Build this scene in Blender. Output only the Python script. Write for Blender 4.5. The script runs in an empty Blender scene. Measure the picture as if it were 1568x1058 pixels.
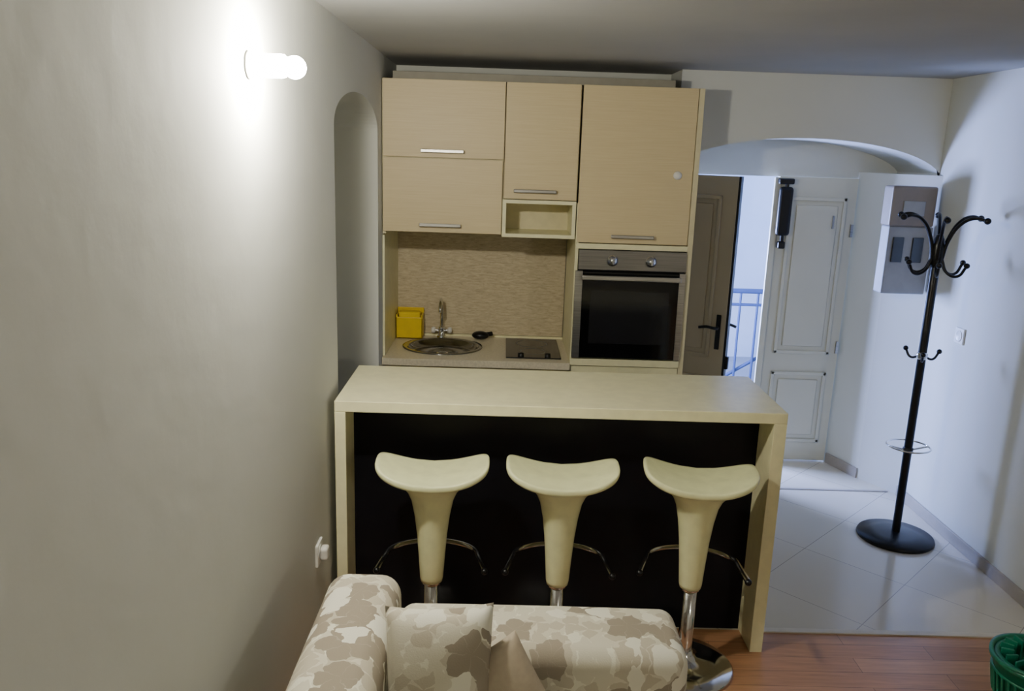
import bpy, bmesh, math, random
from mathutils import Vector, Matrix
random.seed(3)
C=bpy.context.collection
# ---------------------------------------------------------------- helpers
def link(ob,parent=None):
    C.objects.link(ob)
    if parent is not None: ob.parent=parent
    return ob
def empty(name,loc=(0,0,0),rot=0):
    e=bpy.data.objects.new(name,None); e.empty_display_size=.1; e.location=loc; e.rotation_euler=(0,0,rot); C.objects.link(e); return e
def mesh_ob(name,bm,mat,parent=None,smooth=False,angle=None):
    bmesh.ops.recalc_face_normals(bm,faces=bm.faces)
    me=bpy.data.meshes.new(name); bm.to_mesh(me); bm.free()
    if mat: me.materials.append(mat)
    if smooth:
        for p in me.polygons: p.use_smooth=True
    ob=bpy.data.objects.new(name,me); link(ob,parent)
    return ob
def box(name,a,b,mat,parent=None,bevel=0,seg=2,rot=None,pivot=None):
    bm=bmesh.new(); bmesh.ops.create_cube(bm,size=1)
    for v in bm.verts:
        v.co=Vector([(a[i]+b[i])/2+v.co[i]*(b[i]-a[i]) for i in range(3)])
    if bevel>0:
        bmesh.ops.bevel(bm,geom=bm.edges[:],offset=bevel,segments=seg,affect='EDGES',profile=.5)
    if rot is not None:
        bmesh.ops.rotate(bm,verts=bm.verts,cent=pivot or Vector([(a[i]+b[i])/2 for i in range(3)]),matrix=rot)
    return mesh_ob(name,bm,mat,parent,smooth=False)
def prism(name,pts,axis,lo,hi,mat,parent=None):
    # pts: 2D polygon ; axis extrude: 0->(y,z) 1->(x,z) 2->(x,y)
    bm=bmesh.new()
    def P(p,t):
        return Vector((t,p[0],p[1])) if axis==0 else (Vector((p[0],t,p[1])) if axis==1 else Vector((p[0],p[1],t)))
    A=[bm.verts.new(P(p,lo)) for p in pts]; B=[bm.verts.new(P(p,hi)) for p in pts]
    f1=bm.faces.new(A); f2=bm.faces.new(B)
    n=len(pts)
    for i in range(n): bm.faces.new((A[i],A[(i+1)%n],B[(i+1)%n],B[i]))
    bm.normal_update()
    bmesh.ops.triangulate(bm,faces=[f1,f2])
    return mesh_ob(name,bm,mat,parent)
def lathe(name,prof,mat,parent=None,loc=(0,0,0),n=40,axis='Z',smooth=True,sx=1,sy=1):
    bm=bmesh.new(); rings=[]
    for r,z in prof:
        if r<1e-5: rings.append([bm.verts.new((0,0,z))])
        else: rings.append([bm.verts.new((r*math.cos(2*math.pi*i/n)*sx,r*math.sin(2*math.pi*i/n)*sy,z)) for i in range(n)])
    for k in range(len(rings)-1):
        a,b=rings[k],rings[k+1]
        for i in range(n):
            j=(i+1)%n
            if len(a)==1 and len(b)==1: continue
            if len(a)==1: bm.faces.new((a[0],b[i],b[j]))
            elif len(b)==1: bm.faces.new((a[i],a[j],b[0]))
            else: bm.faces.new((a[i],a[j],b[j],b[i]))
    M=Matrix.Identity(4)
    if axis=='X': M=Matrix.Rotation(math.pi/2,4,'Y')
    if axis=='Y': M=Matrix.Rotation(-math.pi/2,4,'X')
    if axis=='-Y': M=Matrix.Rotation(math.pi/2,4,'X')
    bmesh.ops.transform(bm,matrix=Matrix.Translation(loc)@M,verts=bm.verts)
    ob=mesh_ob(name,bm,mat,parent,smooth=smooth)
    return ob
def tube(name,pts,r,mat,parent=None,n=12,cyclic=False,res=6,straight=False):
    cu=bpy.data.curves.new(name,'CURVE'); cu.dimensions='3D'; cu.bevel_depth=r; cu.bevel_resolution=4; cu.use_fill_caps=True
    if straight:
        s=cu.splines.new('POLY'); s.points.add(len(pts)-1)
        for p,q in zip(s.points,pts): p.co=(*q,1)
    else:
        s=cu.splines.new('BEZIER'); s.bezier_points.add(len(pts)-1); s.resolution_u=res
        for p,q in zip(s.bezier_points,pts):
            p.co=q; p.handle_left_type='AUTO'; p.handle_right_type='AUTO'
    s.use_cyclic_u=cyclic
    tmp=bpy.data.objects.new(name+"_c",cu); C.objects.link(tmp)
    dg=bpy.context.evaluated_depsgraph_get(); me=bpy.data.meshes.new_from_object(tmp.evaluated_get(dg))
    bpy.data.objects.remove(tmp); 
    me.materials.clear(); me.materials.append(mat)
    for p in me.polygons: p.use_smooth=True
    ob=bpy.data.objects.new(name,me); link(ob,parent); return ob
def ball(name,loc,r,mat,parent=None,s=(1,1,1)):
    bm=bmesh.new(); bmesh.ops.create_uvsphere(bm,u_segments=24,v_segments=14,radius=r)
    for v in bm.verts: v.co=Vector((v.co.x*s[0]+loc[0],v.co.y*s[1]+loc[1],v.co.z*s[2]+loc[2]))
    return mesh_ob(name,bm,mat,parent,smooth=True)
# ---------------------------------------------------------------- materials
def L(r,g,b):
    f=lambda c:(c/255/12.92) if c/255<=.04045 else ((c/255+.055)/1.055)**2.4
    return (f(r),f(g),f(b),1)
def new(name,col,rough=.5,metal=0,spec=None,coat=0):
    m=bpy.data.materials.new(name); m.use_nodes=True; nt=m.node_tree; b=nt.nodes["Principled BSDF"]
    b.inputs["Base Color"].default_value=col; b.inputs["Roughness"].default_value=rough; b.inputs["Metallic"].default_value=metal
    if coat: b.inputs["Coat Weight"].default_value=coat
    if spec is not None: b.inputs["Specular IOR Level"].default_value=spec
    return m,nt,b
def N(nt,t,**k):
    n=nt.nodes.new(t)
    for a,v in k.items(): setattr(n,a,v)
    return n
def coords(nt,scale=(1,1,1),rot=(0,0,0),loc=(0,0,0)):
    tc=N(nt,"ShaderNodeTexCoord"); mp=N(nt,"ShaderNodeMapping"); mp.inputs["Scale"].default_value=scale; mp.inputs["Rotation"].default_value=rot; mp.inputs["Location"].default_value=loc
    nt.links.new(tc.outputs["Object"],mp.inputs["Vector"]); return mp.outputs["Vector"]
def noise(nt,vec,scale,detail=4,rough=.5,dist=0):
    n=N(nt,"ShaderNodeTexNoise"); n.inputs["Scale"].default_value=scale; n.inputs["Detail"].default_value=detail; n.inputs["Roughness"].default_value=rough; n.inputs["Distortion"].default_value=dist
    nt.links.new(vec,n.inputs["Vector"]); return n.outputs["Fac"]
def ramp(nt,fac,stops,interp='LINEAR'):
    r=N(nt,"ShaderNodeValToRGB"); r.color_ramp.interpolation=interp
    e=r.color_ramp.elements
    while len(e)<len(stops): e.new(.5)
    for x,(p,c) in zip(e,stops): x.position=p; x.color=c
    nt.links.new(fac,r.inputs["Fac"]); return r.outputs["Color"]
def bump(nt,b,h,strength=.2,dist=.01):
    n=N(nt,"ShaderNodeBump"); n.inputs["Strength"].default_value=strength; n.inputs["Distance"].default_value=dist
    nt.links.new(h,n.inputs["Height"]); nt.links.new(n.outputs["Normal"],b.inputs["Normal"])
def plaster(name,c1,c2,bs=.25):
    m,nt,b=new(name,c1,.85,spec=.2); v=coords(nt)
    nt.links.new(ramp(nt,noise(nt,v,1.6,5),[(.3,c1),(.7,c2)]),b.inputs["Base Color"])
    bump(nt,b,noise(nt,v,11,5,.5),bs,.010); return m
M_wall=plaster("plaster_wall",L(206,207,198),L(212,213,205),.16)
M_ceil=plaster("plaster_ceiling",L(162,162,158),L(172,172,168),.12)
M_out=plaster("outdoor_render",L(205,212,225),L(225,230,240),.5)
M_outg=plaster("outdoor_ground",L(150,150,155),L(170,170,175),.5)
def simple(name,c,rough=.5,metal=0,nz=.04,sc=20,**k):
    m,nt,b=new(name,c,rough,metal,**k); v=coords(nt)
    d=tuple(max(0,x*(1-nz*2)) for x in c[:3])+(1,)
    nt.links.new(ramp(nt,noise(nt,v,sc,3),[(.35,c),(.65,d)]),b.inputs["Base Color"]); return m
def laminate(name,c1,c2,sc=(3,3,120),rough=.45):
    m,nt,b=new(name,c1,rough,spec=.4); v=coords(nt,sc)
    nt.links.new(ramp(nt,noise(nt,v,1.5,6,.65,.3),[(.3,c1),(.72,c2)]),b.inputs["Base Color"])
    bump(nt,b,noise(nt,v,2.5,3),.05,.002); return m
M_cab=laminate("cabinet_laminate",L(212,195,154),L(202,183,142))
M_cream=simple("cream_laminate",L(234,229,186),.33)
M_carc=simple("cabinet_carcass",L(216,206,166),.5)
M_board=simple("top_board_grey",L(150,145,130),.6)
M_count=simple("counter_stone",L(220,210,184),.33,nz=.08,sc=90)
M_black=simple("black_panel",L(14,14,20),.45,spec=.2)
M_blackmetal=simple("black_metal",L(16,16,18),.35,metal=.3)
M_chrome=simple("chrome",L(225,225,225),.12,1,nz=.02)
M_steel,nt,b=new("brushed_steel",L(165,162,155),.34,1); v=coords(nt,(2,2,200)); nt.links.new(ramp(nt,noise(nt,v,2,3),[(.3,L(150,148,142)),(.7,L(185,182,175))]),b.inputs["Base Color"])
M_steeld,nt,b=new("oven_steel",L(120,118,112),.38,1); v=coords(nt,(2,2,200)); nt.links.new(ramp(nt,noise(nt,v,2,3),[(.3,L(118,116,112)),(.7,L(140,137,132))]),b.inputs["Base Color"])
M_sink=simple("sink_steel",L(150,150,148),.16,1,nz=.03)
M_glass=simple("black_glass",L(10,10,11),.08)
M_glass2=simple("oven_window",L(30,30,32),.12)
M_hob=simple("hob_ceramic",L(22,22,24),.15)
M_white=simple("white_plastic",L(232,230,222),.35)
M_stool=simple("stool_plastic",L(238,240,188),.22)
M_yellow=simple("yellow_plastic",L(228,196,30),.4)
M_green=simple("green_plastic",L(16,120,92),.38)
M_door=simple("door_paint",L(205,203,184),.45,nz=.02,sc=4)
M_doord=simple("door_paint_warm",L(186,172,142),.5,nz=.03,sc=4)
M_meter=simple("meter_housing",L(150,152,156),.4)
M_meterd=simple("meter_window",L(60,66,74),.2)
M_meterb=simple("meter_top_cover",L(132,122,112),.4)
M_base=simple("baseboard_tile",L(168,160,150),.4)
M_beige=simple("beige_fabric",L(178,164,142),.9,sc=60)
# splash
m,nt,b=new("splashback_tile",L(170,150,120),.45); M_splash=m
v=coords(nt,(6,1,30)); v2=coords(nt,(1,1,1))
c=ramp(nt,noise(nt,v,3,8,.75,.6),[(.3,L(164,146,114)),(.5,L(198,183,150)),(.68,L(216,204,172))])
nt.links.new(c,b.inputs["Base Color"]); bump(nt,b,noise(nt,v,4,6,.7),.25,.004)
# wood floor
m,nt,b=new("wood_floor",L(150,95,62),.32); M_wood=m
v=coords(nt)
br=N(nt,"ShaderNodeTexBrick"); nt.links.new(v,br.inputs["Vector"]); br.offset=.37
br.inputs["Scale"].default_value=1; br.inputs["Brick Width"].default_value=.9; br.inputs["Row Height"].default_value=.095; br.inputs["Mortar Size"].default_value=.0012
br.inputs["Color1"].default_value=L(190,142,104); br.inputs["Color2"].default_value=L(166,118,82); br.inputs["Mortar"].default_value=L(110,78,54)
g=ramp(nt,noise(nt,coords(nt,(3,45,1)),1.5,7,.65,.5),[(.3,(.62,.62,.62,1)),(.7,(1.05,1.05,1.05,1))])
mx=N(nt,"ShaderNodeMix",data_type='RGBA',blend_type='MULTIPLY'); mx.inputs[0].default_value=.8
nt.links.new(br.outputs["Color"],mx.inputs[6]); nt.links.new(g,mx.inputs[7]); nt.links.new(mx.outputs[2],b.inputs["Base Color"])
# tile floor
m,nt,b=new("tile_floor",L(190,184,170),.15); M_tile=m
v=coords(nt,rot=(0,0,math.radians(45)),loc=(.12,.1,0))
br=N(nt,"ShaderNodeTexBrick"); nt.links.new(v,br.inputs["Vector"]); br.offset=0
br.inputs["Scale"].default_value=1; br.inputs["Brick Width"].default_value=.50; br.inputs["Row Height"].default_value=.50; br.inputs["Mortar Size"].default_value=.0018
br.inputs["Color1"].default_value=L(214,208,192); br.inputs["Color2"].default_value=L(209,202,186); br.inputs["Mortar"].default_value=L(158,150,140)
nt.links.new(br.outputs["Color"],b.inputs["Base Color"])
# floral fabric
m,nt,b=new("floral_fabric",L(200,190,168),.9,spec=.1); M_flor=m
tc=N(nt,"ShaderNodeTexCoord")
def MA(op,a,b_=None,c_=None):
    n=N(nt,"ShaderNodeMath",operation=op)
    for i,q in enumerate((a,b_,c_)):
        if q is None: continue
        if isinstance(q,(int,float)): n.inputs[i].default_value=q
        else: nt.links.new(q,n.inputs[i])
    return n.outputs[0]
s3=N(nt,"ShaderNodeSeparateXYZ"); nt.links.new(tc.outputs["Object"],s3.inputs[0])
nz=N(nt,"ShaderNodeTexNoise"); nz.inputs["Scale"].default_value=22; nz.inputs["Detail"].default_value=2; nt.links.new(tc.outputs["Object"],nz.inputs["Vector"])
sn=N(nt,"ShaderNodeSeparateColor"); nt.links.new(nz.outputs["Color"],sn.inputs[0])
def layer(scale,R,petals,ox):
    cx=N(nt,"ShaderNodeCombineXYZ")
    nt.links.new(MA('ADD',MA('ADD',s3.outputs[0],MA('MULTIPLY',MA('SUBTRACT',sn.outputs[0],.5),.05)),ox),cx.inputs[0])
    nt.links.new(MA('ADD',MA('SUBTRACT',s3.outputs[1],MA('MULTIPLY',s3.outputs[2],.9)),MA('MULTIPLY',MA('SUBTRACT',sn.outputs[1],.5),.05)),cx.inputs[1])
    vo=N(nt,"ShaderNodeTexVoronoi",feature='F1',voronoi_dimensions='2D'); vo.inputs["Scale"].default_value=scale; vo.inputs["Randomness"].default_value=.8; nt.links.new(cx.outputs[0],vo.inputs["Vector"])
    df=N(nt,"ShaderNodeVectorMath",operation='SUBTRACT'); nt.links.new(cx.outputs[0],df.inputs[0]); nt.links.new(vo.outputs["Position"],df.inputs[1])
    ds=N(nt,"ShaderNodeSeparateXYZ"); nt.links.new(df.outputs[0],ds.inputs[0])
    sp=N(nt,"ShaderNodeSeparateColor"); nt.links.new(vo.outputs["Color"],sp.inputs[0])
    th=MA('ARCTAN2',ds.outputs[1],ds.outputs[0])
    ln=N(nt,"ShaderNodeVectorMath",operation='LENGTH'); nt.links.new(df.outputs[0],ln.inputs[0])
    cs=MA('ABSOLUTE',MA('COSINE',MA('ADD',MA('MULTIPLY',th,petals/2),MA('MULTIPLY',sp.outputs[2],6))))
    lim=MA('MULTIPLY',MA('MULTIPLY_ADD',cs,.36,.70),MA('MULTIPLY_ADD',sp.outputs[1],R*.5,R*.75))
    mask=MA('LESS_THAN',ln.outputs["Value"],lim)
    inner=MA('GREATER_THAN',ln.outputs["Value"],MA('MULTIPLY',lim,.55))
    return mask,sp.outputs[0],inner,cs
def mixc(f,a,b_):
    n=N(nt,"ShaderNodeMix",data_type='RGBA')
    nt.links.new(f,n.inputs[0])
    for i,q in ((6,a),(7,b_)):
        if isinstance(q,tuple): n.inputs[i].default_value=q
        else: nt.links.new(q,n.inputs[i])
    return n.outputs[2]
k1=layer(19,.036,4,0.3); k2=layer(9.5,.064,5,.0); k3=layer(13,.048,3,.77); k4=layer(15,.040,3,1.33)
c0=mixc(MA('MULTIPLY',k1[0],.75),L(222,219,200),L(200,194,174))
c1=mixc(MA('MULTIPLY',k3[0],MA('GREATER_THAN',k3[1],.35)),c0,mixc(MA('GREATER_THAN',k3[3],.3),L(208,202,184),L(188,180,160)))
c2=mixc(MA('MULTIPLY',k2[0],MA('GREATER_THAN',k2[1],.5)),c1,mixc(MA('GREATER_THAN',k2[3],.07),L(164,154,138),L(150,140,124)))
c3=mixc(MA('MULTIPLY',k4[0],MA('GREATER_THAN',k4[1],.72)),c2,L(224,221,204))
nt.links.new(c3,b.inputs["Base Color"]); bump(nt,b,noise(nt,coords(nt),260,2),.25,.002)
# emissive
def emis(name,col,s):
    m=bpy.data.materials.new(name); m.use_nodes=True; b=m.node_tree.nodes["Principled BSDF"]; b.inputs["Base Color"].default_value=(1,1,1,1)
    b.inputs["Emission Color"].default_value=col; b.inputs["Emission Strength"].default_value=s; return m
# ---------------------------------------------------------------- room shell
XL,XR,ZC=-.645,2.44,2.42
YB=-2.6
def arch(c,hw,z0,rise,n=28,rev=False):
    return [(c+hw*math.cos(math.pi*(1-i/n)),z0+rise*math.sin(math.pi*i/n)) for i in range(n+1)]
pts=[(YB,0),(3.19,0)]+arch(3.73,.54,2.03,.15)+[(4.27,0),(5.3,0),(5.3,ZC),(YB,ZC)]
prism("wall_left",pts,0,XL-.32,XL,M_wall)
box("wall_niche_back",(XL-.42,YB,0),(XL-.32,5.3,ZC),M_wall)
box("wall_right",(XR,YB,0),(XR+.15,5.3,ZC),M_wall)
box("wall_rear",(XL-.3,YB-.15,0),(XR+.15,YB,ZC),M_wall)
box("wall_kitchen",(XL,5.005,0),(.95,5.3,ZC),M_wall)
# thick arched wall
A=[(x,z) for x,z in arch(1.70,.76,1.86,.22)]
prism("wall_arch",[(.95,ZC),(.95,1.86)]+A[1:-1]+[(2.439,1.87),(2.439,ZC)],1,4.70,5.215,M_wall)
prism("wall_splay",[(2.20,5.3),(2.20,5.2),(2.30,4.9),(2.44,4.655),(2.44,5.3)],2,0,1.90,M_wall)
box("wall_entry_left",(.95,5.02,0),(1.03,5.3,1.9),M_wall)
box("wall_entry_lintel",(.95,5.212,1.858),(2.44,5.3,ZC),M_wall)
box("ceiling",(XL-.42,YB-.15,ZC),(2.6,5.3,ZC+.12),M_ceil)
box("floor",(XL-.42,YB-.15,-.1),(2.6,3.13,0),M_wood)
box("floor_tile",(XL-.42,3.13,-.1),(2.6,5.3,0),M_tile)
box("trim_threshold",(1.1,3.115,0),(2.42,3.145,.006),simple("threshold_strip",L(215,208,192),.4))
box("trim_entry_step",(1.03,4.68,0),(2.40,4.70,.004),M_base)
box("baseboard_right",(XR-.014,YB,0),(XR,4.64,.065),M_base,bevel=.003)
prism("baseboard_splay",[(2.195,5.17),(2.29,4.9),(2.30,4.905),(2.21,5.18)],2,0,.065,M_base)
# outdoors
box("outdoor_ground",(-2,5.3,-.15),(5,9,-.02),M_outg)
box("outdoor_wall",(-2,8.2,-.1),(5,8.4,5),M_out)
rail=empty("balcony_railing")
M_rail=simple("railing_paint",L(60,72,110),.5)
tube("top_rail",[(0,6.5,.93),(4,6.5,.93)],.020,M_rail,rail,straight=True)
tube("mid_rail",[(0,6.5,.82),(4,6.5,.82)],.012,M_rail,rail,straight=True)
tube("bottom_rail",[(0,6.5,.1),(4,6.5,.1)],.014,M_rail,rail,straight=True)
for i in range(28):
    x=.1+i*.14; tube("baluster",[(x,6.5,-.02),(x,6.5,.93)],.010,M_rail,rail,straight=True)
tube("brace",[(1.7,6.52,.12),(2.3,6.52,.5)],.014,M_rail,rail,straight=True)
# ---------------------------------------------------------------- doors
def panel_mould(parent,x0,x1,z0,z1,y,mat):
    w=.022
    box("moulding_l",(x0,y-.012,z0),(x0+w,y,z1),mat,parent,.004); box("moulding_r",(x1-w,y-.012,z0),(x1,y,z1),mat,parent,.004)
    box("moulding_b",(x0,y-.012,z0),(x1,y,z0+w),mat,parent,.004); box("moulding_t",(x0,y-.012,z1-w),(x1,y,z1),mat,parent,.004)
    box("raised_field",(x0+.05,y-.008,z0+.05),(x1-.05,y,z1-.05),mat,parent,.006)
d2=empty("door_2")
box("leaf",(1.70,5.17,.01),(2.19,5.21,1.860),M_door,d2,.001)
panel_mould(d2,1.77,2.13,.74,1.74,5.17,M_door); panel_mould(d2,1.77,2.13,.14,.62,5.17,M_door)
box("edge_strip",(1.665,5.15,.02),(1.705,5.17,1.855),M_door,d2,.004)
box("bolt",(2.05,5.15,1.55),(2.06,5.17,1.63),M_meter,d2,.002)
box("hinge_a",(2.17,5.155,1.5),(2.185,5.17,1.58),M_steel,d2); box("hinge_b",(2.17,5.155,.75),(2.185,5.17,.83),M_steel,d2)
cl=d2
box("closer_body",(1.69,5.105,1.50),(1.775,5.15,1.80),M_blackmetal,cl,.020,3)
box("closer_head",(1.68,5.11,1.815),(1.775,5.15,1.85),M_blackmetal,cl,.008)
box("closer_foot",(1.71,5.11,1.42),(1.755,5.15,1.465),M_blackmetal,cl,.008)
tube("closer_arm",[(1.735,5.13,1.44),(1.735,5.13,1.84)],.012,M_blackmetal,cl,straight=True)
ang=math.atan2(-.25,.36)
d1=empty("door_1",(1.045,5.17,0),ang)
W=.41
box("leaf",(0,0,.01),(W,.04,1.855),M_doord,d1,.003)
box("edge",(W,.002,.01),(W+.014,.04,1.855),M_blackmetal,d1)
panel_mould(d1,.07,W-.09,.74,1.74,0,M_doord); panel_mould(d1,.07,W-.09,.14,.62,0,M_doord)
box("handle_plate",(W-.06,-.008,.80),(W-.03,0,1.02),M_blackmetal,d1,.004)
tube("lever",[(W-.045,-.005,.94),(W-.045,-.05,.94),(W-.10,-.055,.945),(W-.15,-.055,.935)],.009,M_blackmetal,d1)
box("handle_plate_outer",(W-.06,.04,.80),(W-.03,.048,1.02),M_blackmetal,d1,.004)
tube("lever_outer",[(W-.045,.045,.94),(W-.045,.095,.94),(W-.02,.11,.945),(W+.03,.11,.935)],.009,M_blackmetal,d1)
box("lock",(W,.01,.68),(W+.03,.035,.76),M_blackmetal,d1,.004)
# ---------------------------------------------------------------- kitchen
K=empty("upper_cabinets"); KT=empty("tall_oven_cabinet"); KB=empty("base_cabinet")
Y0=4.40
box("side_left",(XL+.002,Y0+.02,1.508),(XL+.02,4.98,2.30),M_carc,K)
box("upper_carcass",(XL+.01,Y0+.022,1.525),(.0,4.98,2.295),M_carc,K)
box("upper_carcass_mid",(-.005,Y0+.022,1.71),(.385,4.98,2.295),M_carc,K)
def doorp(n,x0,x1,z0,z1,P=None): return box(n,(x0,Y0,z0),(x1,Y0+.02,z1),M_cab,P or K,.0018,2)
doorp("front_top_left",-.638,-.008,1.911,2.30); doorp("front_low_left",-.638,-.012,1.523,1.905)
doorp("front_mid",-.003,.380,1.712,2.30); doorp("front_tall",.392,.985,1.495,2.30,KT)
# open cubby
box("cubby_top",(-.008,Y0,1.688),(.382,4.80,1.708),M_cream,K,.001); box("cubby_bottom",(-.008,Y0,1.51),(.382,4.80,1.53),M_cream,K,.001)
box("cubby_l",(-.008,Y0,1.53),(.012,4.80,1.688),M_cream,K,.001); box("cubby_r",(.362,Y0,1.53),(.382,4.80,1.688),M_cream,K,.001)
box("cubby_back",(.012,4.70,1.53),(.362,4.72,1.688),M_carc,K)
# tall column
box("tall_left",(.388,Y0+.005,0),(.405,4.98,1.70),M_cream,KT); box("tall_right",(.988,Y0-.002,0),(1.015,4.98,2.30),M_carc,KT,.001)
box("tall_carcass",(.406,Y0+.022,1.50),(.986,4.98,2.295),M_carc,KT)
box("shelf_over_oven",(.392,Y0-.004,1.462),(.988,4.95,1.49),M_cream,KT,.001)
box("shelf_under_oven",(.389,Y0-.012,.82),(.988,4.95,.858),M_cream,KT,.001)
box("plinth_panel_oven",(.392,Y0,.09),(.986,Y0+.02,.815),M_cream,KT,.001)
# top filler board
box("top_board",(-.60,4.50,2.302),(.88,4.98,2.345),M_board,K,.002)
# base
box("base_carcass",(XL+.01,Y0+.03,.08),(.385,4.98,.785),M_carc,KB)
box("base_front_a",(-.638,Y0+.01,.09),(-.14,Y0+.029,.765),M_cab,KB,.0015); box("base_front_b",(-.135,Y0+.01,.09),(.382,Y0+.029,.765),M_cab,KB,.0015)
box("plinth",(XL+.01,Y0+.06,0),(.386,Y0+.08,.088),M_black,KB)
def handle(n,x0,x1,z,K=K,y=Y0):
    box(n+"_bar",(x0,y-.032,z-.009),(x1,y-.022,z+.009),M_steel,K,.003)
    box(n+"_p1",(x0+.01,y-.024,z-.006),(x0+.022,y,z+.006),M_steel,K); box(n+"_p2",(x1-.022,y-.024,z-.006),(x1-.01,y,z+.006),M_steel,K)
handle("handle_a",-.44,-.215,1.945); handle("handle_b",-.445,-.225,1.563); handle("handle_c",.048,.272,1.755); handle("handle_d",.572,.80,1.533,KT)
lathe("hook",[(0,-.0),(.022,0),(.022,.006),(.008,.012),(.0,.014)],M_white,KT,(.905,Y0,1.86),24,'-Y')
# countertop with round sink
ct=empty("kitchen_counter")
SX,SY,SR=-.335,4.69,.215
bm=bmesh.new()
n=48
x0,x1,y0,y1=XL+.002,.387,4.375,4.985
zt=.832
def sq(a):
    dx,dy=math.cos(a),math.sin(a); t=1e9
    for lim,c,d in ((x1,SX,dx),(x0,SX,dx),(y1,SY,dy),(y0,SY,dy)):
        if abs(d)>1e-6:
            s=(lim-c)/d
            if s>0: t=min(t,s)
    return (SX+dx*t,SY+dy*t)
angs=sorted([2*math.pi*i/n for i in range(n)]+[math.atan2(y-SY,x-SX)%(2*math.pi) for x in (x0,x1) for y in (y0,y1)])
I=[bm.verts.new((SX+SR*math.cos(a),SY+SR*.93*math.sin(a),zt)) for a in angs]
O=[bm.verts.new((*sq(a),zt)) for a in angs]
O2=[bm.verts.new((*sq(a),zt-.038)) for a in angs]
I2=[bm.verts.new((SX+SR*math.cos(a),SY+SR*.93*math.sin(a),zt-.038)) for a in angs]
k=len(angs)
for i in range(k):
    j=(i+1)%k
    bm.faces.new((I[i],I[j],O[j],O[i])); bm.faces.new((O[i],O[j],O2[j],O2[i])); bm.faces.new((I2[i],I2[j],O2[j],O2[i])); bm.faces.new((I[i],I[j],I2[j],I2[i]))
mesh_ob("worktop",bm,M_count,ct)
box("upstand",(XL+.002,4.975,zt),(.387,4.988,zt+.012),M_cream,ct)
sk=empty("round_sink")
lathe("basin",[(SR+.018,.0),(SR+.018,.004),(SR-.004,.006),(SR-.015,-.005),(SR-.03,-.035),(SR-.05,-.037),(.03,-.037),(.028,-.04),(0,-.04)],M_sink,sk,(SX,SY,zt+.001),56,sy=.93)
lathe("drain",[(.035,0),(.03,.004),(.02,.002),(0,.002)],M_chrome,sk,(SX,SY,zt-.036),24)
box("splashback",(XL+.002,4.99,.845),(.385,5.0,1.505),M_splash,ct)
box("splash_side_panel",(XL+.001,4.42,.834),(XL+.012,4.985,1.5),M_cream,ct)
fa=empty("kitchen_faucet")
FX,FY=-.36,4.935
lathe("body",[(.03,0.001),(.03,.008),(.02,.014),(.018,.05),(.022,.06),(.014,.07),(0,.07)],M_chrome,fa,(FX,FY,zt),24)
tube("spout",[(FX,FY,zt+.05),(FX,FY,zt+.16),(FX-.002,FY-.02,zt+.225),(FX,FY-.08,zt+.245),(FX,FY-.135,zt+.205),(FX,FY-.14,zt+.18)],.010,M_chrome,fa)
for s in (-1,1):
    tube("stem",[(FX,FY,zt+.04),(FX+s*.04,FY,zt+.045)],.008,M_chrome,fa,straight=True)
    lathe("knob",[(0,-.014),(.016,-.012),(.02,0),(.016,.012),(0,.014)],M_white,fa,(FX+s*.05,FY,zt+.045),20,'X')
yb=empty("yellow_sponge_holder")
for nm,a,b_ in (("back",(-.63,4.955,.834),(-.47,4.965,1.01)),("front",(-.63,4.86,.834),(-.47,4.87,.965)),("left",(-.63,4.86,.834),(-.62,4.965,.98)),("right",(-.48,4.86,.834),(-.47,4.965,.98)),("base",(-.63,4.86,.834),(-.47,4.965,.845))):
    box(nm,a,b_,M_yellow,yb,.004)
box("sponge",(-.615,4.875,.846),(-.485,4.945,.995),simple("sponge_foam",L(235,205,50),.9),yb,.01)
br_=empty("scrub_brush")
ball("head",(-.12,4.90,zt+.027),.042,M_blackmetal,br_,(1.25,.9,.6)); tube("grip",[(-.10,4.90,zt+.03),(-.05,4.92,zt+.035)],.014,M_blackmetal,br_)
hb=empty("ceramic_hob")
box("glass",(.035,4.45,zt+.001),(.345,4.93,zt+.008),M_hob,hb,.003)
ringm=simple("hob_ring",L(70,70,72),.3)
for cy,r in ((4.60,.072),(4.80,.09)):
    lathe("zone",[(r-.004,0),(r,.0008),(r+.004,0)],ringm,hb,(.19,cy,zt+.008),40)
for cx in (.12,.27):
    lathe("knob",[(.018,0),(.016,.018),(0,.02)],M_blackmetal,hb,(cx,4.485,zt+.008),20)
# oven
ov=empty("built_in_oven")
box("body",(.408,Y0+.01,.862),(.985,4.93,1.458),M_black,ov)
box("control_panel",(.408,Y0-.02,1.352),(.985,Y0+.01,1.458),M_steeld,ov,.002)
box("door_glass",(.408,Y0-.024,.868),(.985,Y0+.009,1.343),M_glass,ov,.003)
box("frame_left",(.393,Y0-.027,.866),(.433,Y0+.003,1.345),M_steel,ov,.002); box("frame_right",(.953,Y0-.027,.866),(.986,Y0+.003,1.345),M_steel,ov,.002)
box("window",(.48,Y0-.0255,.95),(.905,Y0-.02,1.24),M_glass2,ov,.001)
box("handle",(.425,Y0-.065,1.300),(.958,Y0-.048,1.328),M_steel,ov,.006,3)
for x in (.45,.93): box("handle_post",(x-.01,Y0-.05,1.305),(x+.01,Y0-.02,1.322),M_steel,ov)
for x in (.588,.795):
    lathe("dial",[(.03,0),(.03,.004),(.022,.006),(.019,.026),(0,.028)],M_chrome,ov,(x,Y0-.02,1.404),28,'-Y')
    box("dial_grip",(x-.004,Y0-.056,1.388),(x+.004,Y0-.045,1.42),M_chrome,ov,.002)
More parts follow.
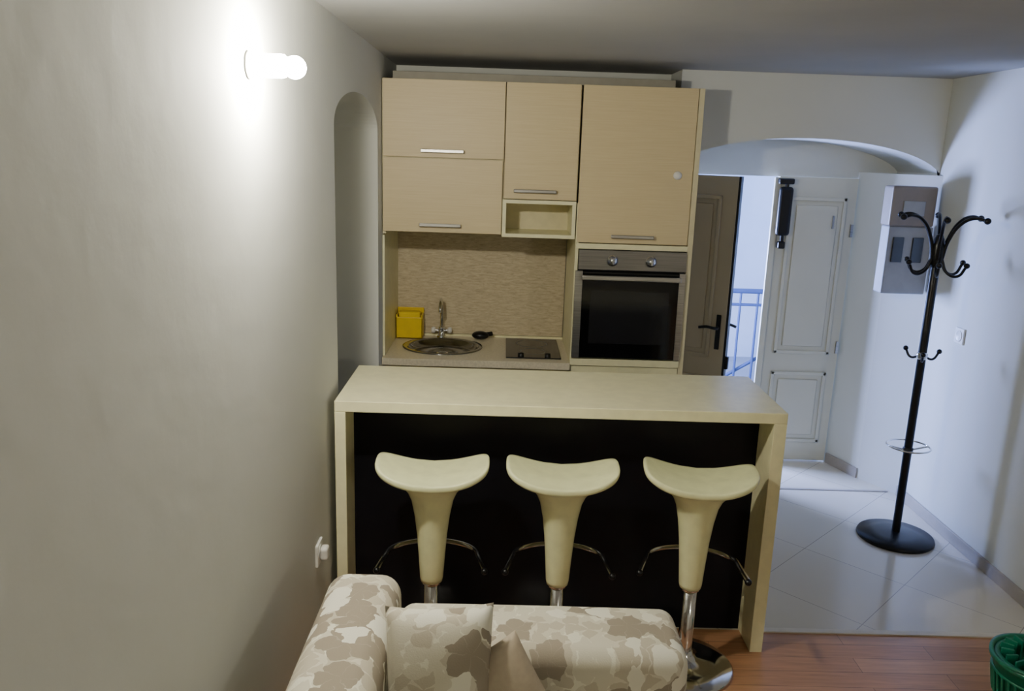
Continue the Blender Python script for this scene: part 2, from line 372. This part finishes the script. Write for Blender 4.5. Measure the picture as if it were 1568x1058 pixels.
# ---------------------------------------------------------------- bar
B=empty("breakfast_bar")
bx0,bx1,by0,by1=-.617,1.103,2.97,3.505
box("top",(bx0,by0,.976),(bx1,by1,1.019),M_cream,B,.003)
box("leg_left",(bx0,by0,0),(bx0+.042,by1,.976),M_cream,B,.002); box("leg_right",(bx1-.05,by0,0),(bx1,by1,.976),M_cream,B,.002)
box("front_panel",(bx0+.042,3.14,.0),(bx1-.05,3.16,.976),M_black,B)
# ---------------------------------------------------------------- stools
def stool(loc,rot=0,first=[True]):
    S=empty("bar_stool",loc,rot)
    lathe("base",[(0,0),(.19,0),(.193,.006),(.185,.014),(.12,.026),(.05,.042),(.034,.06),(.03,.075),(0,.075)],M_chrome,S,n=56)
    lathe("column",[(.028,.07),(.028,.36),(0,.36)],M_chrome,S,n=28)
    # seat
    n=72; a,b=.210,.120; ex=4.2
    def outl(t):
        c,s=math.cos(t),math.sin(t)
        y=b*math.copysign(abs(s)**(2/ex),s); x=a*math.copysign(abs(c)**(2/ex),c)
        if y<0: x*=1-.05*(y/b)**2   # front tapers
        y-=.008*(1-(x/a)**2) if y<0 else 0
        return (x,y)
    def sad(x,y): return .785+1.15*x*x-.10*max(0,-y-.04)
    rings=[]
    for s in (.0,.2,.4,.6,.8,.93,.985): rings.append((s,1,0,0))
    rings+=[(1.0,1,-.005,0),(1.0,1,-.016,0),(.985,1,-.023,0),(.88,.88,-.030,.747)]
    bm=bmesh.new(); R=[]
    for s,w,dz,zc in rings:
        if s==0: R.append([bm.verts.new((0,0,sad(0,0)))]); continue
        rr=[]
        for i in range(n):
            x,y=outl(2*math.pi*i/n); x*=s;y*=s
            rr.append(bm.verts.new((x,y,w*(sad(x,y)+dz)+(1-w)*zc)))
        R.append(rr)
    for r,z,w in ((.137,.755,.72),(.108,.738,.5),(.090,.712,.2),(.079,.68,0),(.067,.62,0),(.057,.54,0),(.050,.45,0),(.044,.36,0),(.041,.345,0),(.0,.345,0)):
        if r==0: R.append([bm.verts.new((0,0,z))]); continue
        rr=[]
        for i in range(n):
            t=2*math.pi*i/n; ox,oy=outl(t)
            cx,cy=r*math.cos(t),r*math.sin(t); k=r/.175
            x=cx*(1-w)+ox*k*w; y=cy*(1-w)+oy*k*w
            rr.append(bm.verts.new((x,y,z+w*(1.25*x*x))))
        R.append(rr)
    for q in range(len(R)-1):
        A_,B_=R[q],R[q+1]
        for i in range(n):
            j=(i+1)%n
            if len(A_)==1: bm.faces.new((A_[0],B_[i],B_[j]))
            elif len(B_)==1: bm.faces.new((A_[i],A_[j],B_[0]))
            else: bm.faces.new((A_[i],A_[j],B_[j],B_[i]))
    mesh_ob("seat_shell",bm,M_stool,S,smooth=True)
    # footrest loop
    pts=[(.175*math.cos(t),.02+.12*math.sin(t),.44+.0*t) for t in [math.radians(q) for q in range(-15,196,15)]]
    pts=[(.20,-.075,.425)]+pts[1:-1]+[(-.20,-.075,.425)]
    tube("footrest",pts,.011,M_chrome,S)
    tube("footrest_stem",[(0,.0,.40),(0,.08,.435),(0,.138,.44)],.009,M_chrome,S)
    lathe("footrest_collar",[(.036,.335),(.036,.36),(.03,.365)],M_chrome,S,n=24)
    for s in (-1,1): ball("tip",(s*.20,-.078,.424),.013,M_blackmetal,S)
    return S
stool((-.235,2.87,0),.03); stool((.247,2.87,0),-.03); stool((.760,2.87,0),-.13)
# ---------------------------------------------------------------- sofa
def rbox(name,a,b,mat,parent,r,puff=.02,rot=None):
    bm=bmesh.new(); bmesh.ops.create_cube(bm,size=1)
    for v in bm.verts: v.co=Vector([(a[i]+b[i])/2+v.co[i]*(b[i]-a[i]) for i in range(3)])
    bmesh.ops.bevel(bm,geom=bm.edges[:],offset=r,segments=6,affect='EDGES',profile=.5)
    bmesh.ops.subdivide_edges(bm,edges=[e for e in bm.edges if e.calc_length()>.15],cuts=4,use_grid_fill=True)
    cx=[(a[i]+b[i])/2 for i in range(3)]; h=[(b[i]-a[i])/2 for i in range(3)]
    for v in bm.verts:
        q=[(v.co[i]-cx[i])/h[i] for i in range(3)]
        for i in range(3):
            o=[q[j] for j in range(3) if j!=i]
            v.co[i]+=q[i]*puff*max(0,(1-o[0]**2))*max(0,(1-o[1]**2))
    if rot: bmesh.ops.rotate(bm,verts=bm.verts,cent=cx,matrix=rot)
    return mesh_ob(name,bm,mat,parent,smooth=True)
def pillow(name,loc,w,h,t,rot,mat,parent=None):
    bm=bmesh.new(); n=22; V={}
    for sgn in (1,-1):
        for i in range(n+1):
            for j in range(n+1):
                u=-1+2*i/n; v=-1+2*j/n
                if sgn==-1 and (i in(0,n) or j in (0,n)): V[(sgn,i,j)]=V[(1,i,j)]; continue
                z=sgn*t/2*(max(0,1-abs(u)**2.6)*max(0,1-abs(v)**2.6))**.45
                pin=1-.06*(1-abs(u)**2)*abs(v)**3; pin2=1-.06*(1-abs(v)**2)*abs(u)**3
                V[(sgn,i,j)]=bm.verts.new((u*w/2*pin2,v*h/2*pin,z))
    for sgn in (1,-1):
        for i in range(n):
            for j in range(n):
                q=[V[(sgn,i,j)],V[(sgn,i+1,j)],V[(sgn,i+1,j+1)],V[(sgn,i,j+1)]]
                bm.faces.new(q if sgn==1 else q[::-1])
    ob=mesh_ob(name,bm,mat,parent,smooth=True); ob.location=loc; ob.rotation_euler=rot; return ob
SO=empty("floral_sofa")
rbox("base",(-.47,.25,.05),(.50,2.12,.30),M_flor,SO,.03,0)
rbox("seat_cushion",(-.30,.42,.30),(.51,1.92,.44),M_flor,SO,.05,.015)
rbox("backrest",(-.475,.25,.28),(-.262,2.20,.755),M_flor,SO,.06,.01)
rbox("arm_far",(-.262,1.90,.25),(.525,2.165,.68),M_flor,SO,.042,.008)
rbox("arm_near",(-.262,.15,.25),(.515,.42,.62),M_flor,SO,.09,.015)
for x in (-.42,.44):
    for y in (.35,2.04): lathe("foot",[(.025,0),(.03,.055),(0,.055)],M_blackmetal,SO,(x,y,0),16)
pillow("floral_cushion",(-.125,1.80,.645),.27,.42,.14,(math.radians(76),0,math.radians(6)),M_flor,SO)
pillow("beige_cushion",(.045,1.81,.575),.24,.34,.09,(math.radians(76),math.radians(0),math.radians(-4)),M_beige,SO)
bc=bpy.data.objects["beige_cushion"]
bc.rotation_euler=(Matrix.Rotation(math.radians(-4),3,'Z')@Matrix.Rotation(math.radians(76),3,'X')@Matrix.Rotation(math.radians(32),3,'Z')).to_euler()
# ---------------------------------------------------------------- sconces (the rear one is an added fill lamp)
def sconce_or_fill(loc,d,power,glow):
    S=empty("sconce_or_fill_lamp",loc,0 if d>0 else math.pi)
    lathe("wall_plate",[(.0,0),(.034,0),(.034,.005),(.03,.008),(0,.008)],M_white,S,(0,0,0),32,'X')
    lathe("glass_tube",[(.024,.006),(.028,.010),(.029,.082),(.027,.092),(0,.092)],emis("frosted_glass_glow",(1,.95,.82,1),glow/(math.pi*.0132)),S,(0,0,0),28,'X')
    lathe("collar",[(.022,.090),(.024,.094),(.022,.100)],M_white,S,(0,0,0),24,'X')
    ball("bulb",(.116,0,-.002),.028,emis("bulb_glow",(1,.95,.82,1),power/(math.pi*4*math.pi*.028**2)),S)
    return S
sconce_or_fill((XL,2.15,2.14),1,12,50)
sconce_or_fill((XR,-.9,2.0),-1,32,9)  # unseen fill lamp added behind the camera to brighten the room
# ---------------------------------------------------------------- coat rack
cr=empty("coat_rack",(2.155,4.06,0))
lathe("base",[(0,0),(.19,0),(.195,.008),(.19,.02),(.10,.032),(.03,.04),(.0,.04)],M_blackmetal,cr,n=56)
lathe("pole",[(.021,.03),(.021,1.60),(.016,1.62),(0,1.63)],M_blackmetal,cr,n=24)
lathe("hub",[(.021,1.46),(.032,1.48),(.032,1.56),(.024,1.60),(.02,1.61)],M_blackmetal,cr,n=24)
for i in range(6):
    a=math.radians(60*i+8); c,s=math.cos(a),math.sin(a)
    P=lambda r,z:(r*c,r*s,z)
    tube("hook_top",[P(.025,1.50),P(.045,1.60),P(.10,1.69),P(.16,1.715),P(.205,1.705)],.008,M_blackmetal,cr)
    ball("hook_ball",P(.208,1.706),.016,M_blackmetal,cr)
    tube("hook_low",[P(.028,1.50),P(.06,1.44),P(.11,1.43),P(.145,1.48)],.007,M_blackmetal,cr)
    ball("hook_ball_low",P(.147,1.486),.014,M_blackmetal,cr)
lathe("mid_collar",[(.021,.99),(.027,.995),(.027,1.02),(.021,1.025)],M_chrome,cr,n=24)
for i in range(3):
    a=math.radians(120*i+5); c,s=math.cos(a),math.sin(a)
    tube("mid_hook",[(.02*c,.02*s,1.0),(.06*c,.06*s,.99),(.088*c,.088*s,1.025)],.006,M_blackmetal,cr); ball("mid_ball",(.09*c,.09*s,1.03),.013,M_blackmetal,cr)
tube("umbrella_ring",[(.105*math.cos(t),.105*math.sin(t),.52) for t in [2*math.pi*i/16 for i in range(16)]],.005,M_chrome,cr,cyclic=True)
for t in (0,math.pi): tube("ring_arm",[(0.02*math.cos(t),0,.50),(.105*math.cos(t),0,.52)],.005,M_chrome,cr,straight=True)
lathe("ring_collar",[(.021,.48),(.026,.485),(.026,.51),(.021,.515)],M_blackmetal,cr,n=24)
# ---------------------------------------------------------------- electric meter
me_=empty("electric_meter_box")
box("top_cover",(2.135,4.575,1.62),(2.385,4.69,1.84),M_meterb,me_,.012,3)
box("housing",(2.145,4.59,1.24),(2.395,4.69,1.62),M_meter,me_,.008)
box("window_a",(2.175,4.58,1.42),(2.235,4.592,1.56),M_meterd,me_,.003); box("window_b",(2.285,4.58,1.42),(2.345,4.592,1.56),M_meterd,me_,.003)
box("top_window",(2.20,4.567,1.68),(2.32,4.578,1.76),M_meter,me_,.003)
def outlet(name,c,axis):
    o=empty(name,c,0 if axis>0 else math.pi)
    box("plate",(0,-.042,-.042),(.010,.042,.042),M_white,o,.003)
    lathe("socket",[(.03,0),(.03,.004),(.026,.002),(0,.001)],M_white,o,(.009,0,0),28,'X')
    return o
outlet("wall_outlet",(XR,4.24,1.08),-1)
o=outlet("wall_outlet",(XL,2.77,.50),1)
box("plug",(.011,-.022,-.025),(.04,.022,.025),M_white,o,.01,3)
# ---------------------------------------------------------------- green mop bucket
bk=empty("green_mop_bucket",(1.945,2.56,0))
lathe("pail",[(0,.004),(.105,.0),(.112,.01),(.15,.25),(.162,.255),(.162,.27),(.148,.27),(.144,.25),(.108,.02),(0,.015)],M_green,bk,n=48)
for z in (.12,.21): lathe("rib",[(.112+.158*z-.002,z-.005),(.112+.158*z+.006,z),(.112+.158*z-.002,z+.005)],M_green,bk,n=48)
lathe("wringer",[(.145,.262),(.13,.268),(.125,.26),(.085,.15),(0,.14)],M_green,bk,n=36)
for i in range(18):
    a=2*math.pi*i/18; box("slat",(.086,-.004,.16),(.128,.004,.285),M_green,bk,.002,rot=Matrix.Rotation(a,3,'Z'),pivot=(0,0,0))
for i in range(36):
    a=2*math.pi*i/36; tube("flute",[(.132*math.cos(a),.132*math.sin(a),.12),(.147*math.cos(a),.147*math.sin(a),.21)],.005,M_green,bk,straight=True)
tube("handle",[(-.158,0,.262),(-.13,-.09,.275),(0,-.165,.28),(.13,-.09,.275),(.158,0,.262)],.007,M_green,bk)
# ---------------------------------------------------------------- light
w=bpy.data.worlds.new("World"); bpy.context.scene.world=w; w.use_nodes=True
bg=w.node_tree.nodes["Background"]; bg.inputs[0].default_value=(.33,.48,1,1); bg.inputs[1].default_value=3.3
l=bpy.data.lights.new("daylight",'AREA'); l.energy=330; l.color=(.34,.46,1); l.size=.7
o=bpy.data.objects.new("daylight_area",l); o.location=(.45,5.85,1.2); link(o)
o.rotation_euler=(Vector((2.35,4.8,.8))-o.location).to_track_quat('-Z','Y').to_euler()
# ---------------------------------------------------------------- camera
cam=bpy.data.cameras.new("camera"); co=bpy.data.objects.new("camera",cam); C.objects.link(co)
pitch=math.radians(13.2); roll=math.radians(1.9); yaw=math.radians(.87)
F=Vector((math.sin(yaw)*math.cos(pitch),math.cos(yaw)*math.cos(pitch),-math.sin(pitch)))
R=F.cross(Vector((0,0,1))).normalized(); U=R.cross(F)
R2=R*math.cos(roll)+U*math.sin(roll); U2=U*math.cos(roll)-R*math.sin(roll)
Mx=Matrix((R2,U2,-F)).transposed().to_4x4(); Mx.translation=(0,0,1.95); co.matrix_world=Mx
cam.sensor_width=36; cam.lens=36*1260/1568; cam.clip_start=.02
bpy.context.scene.camera=co
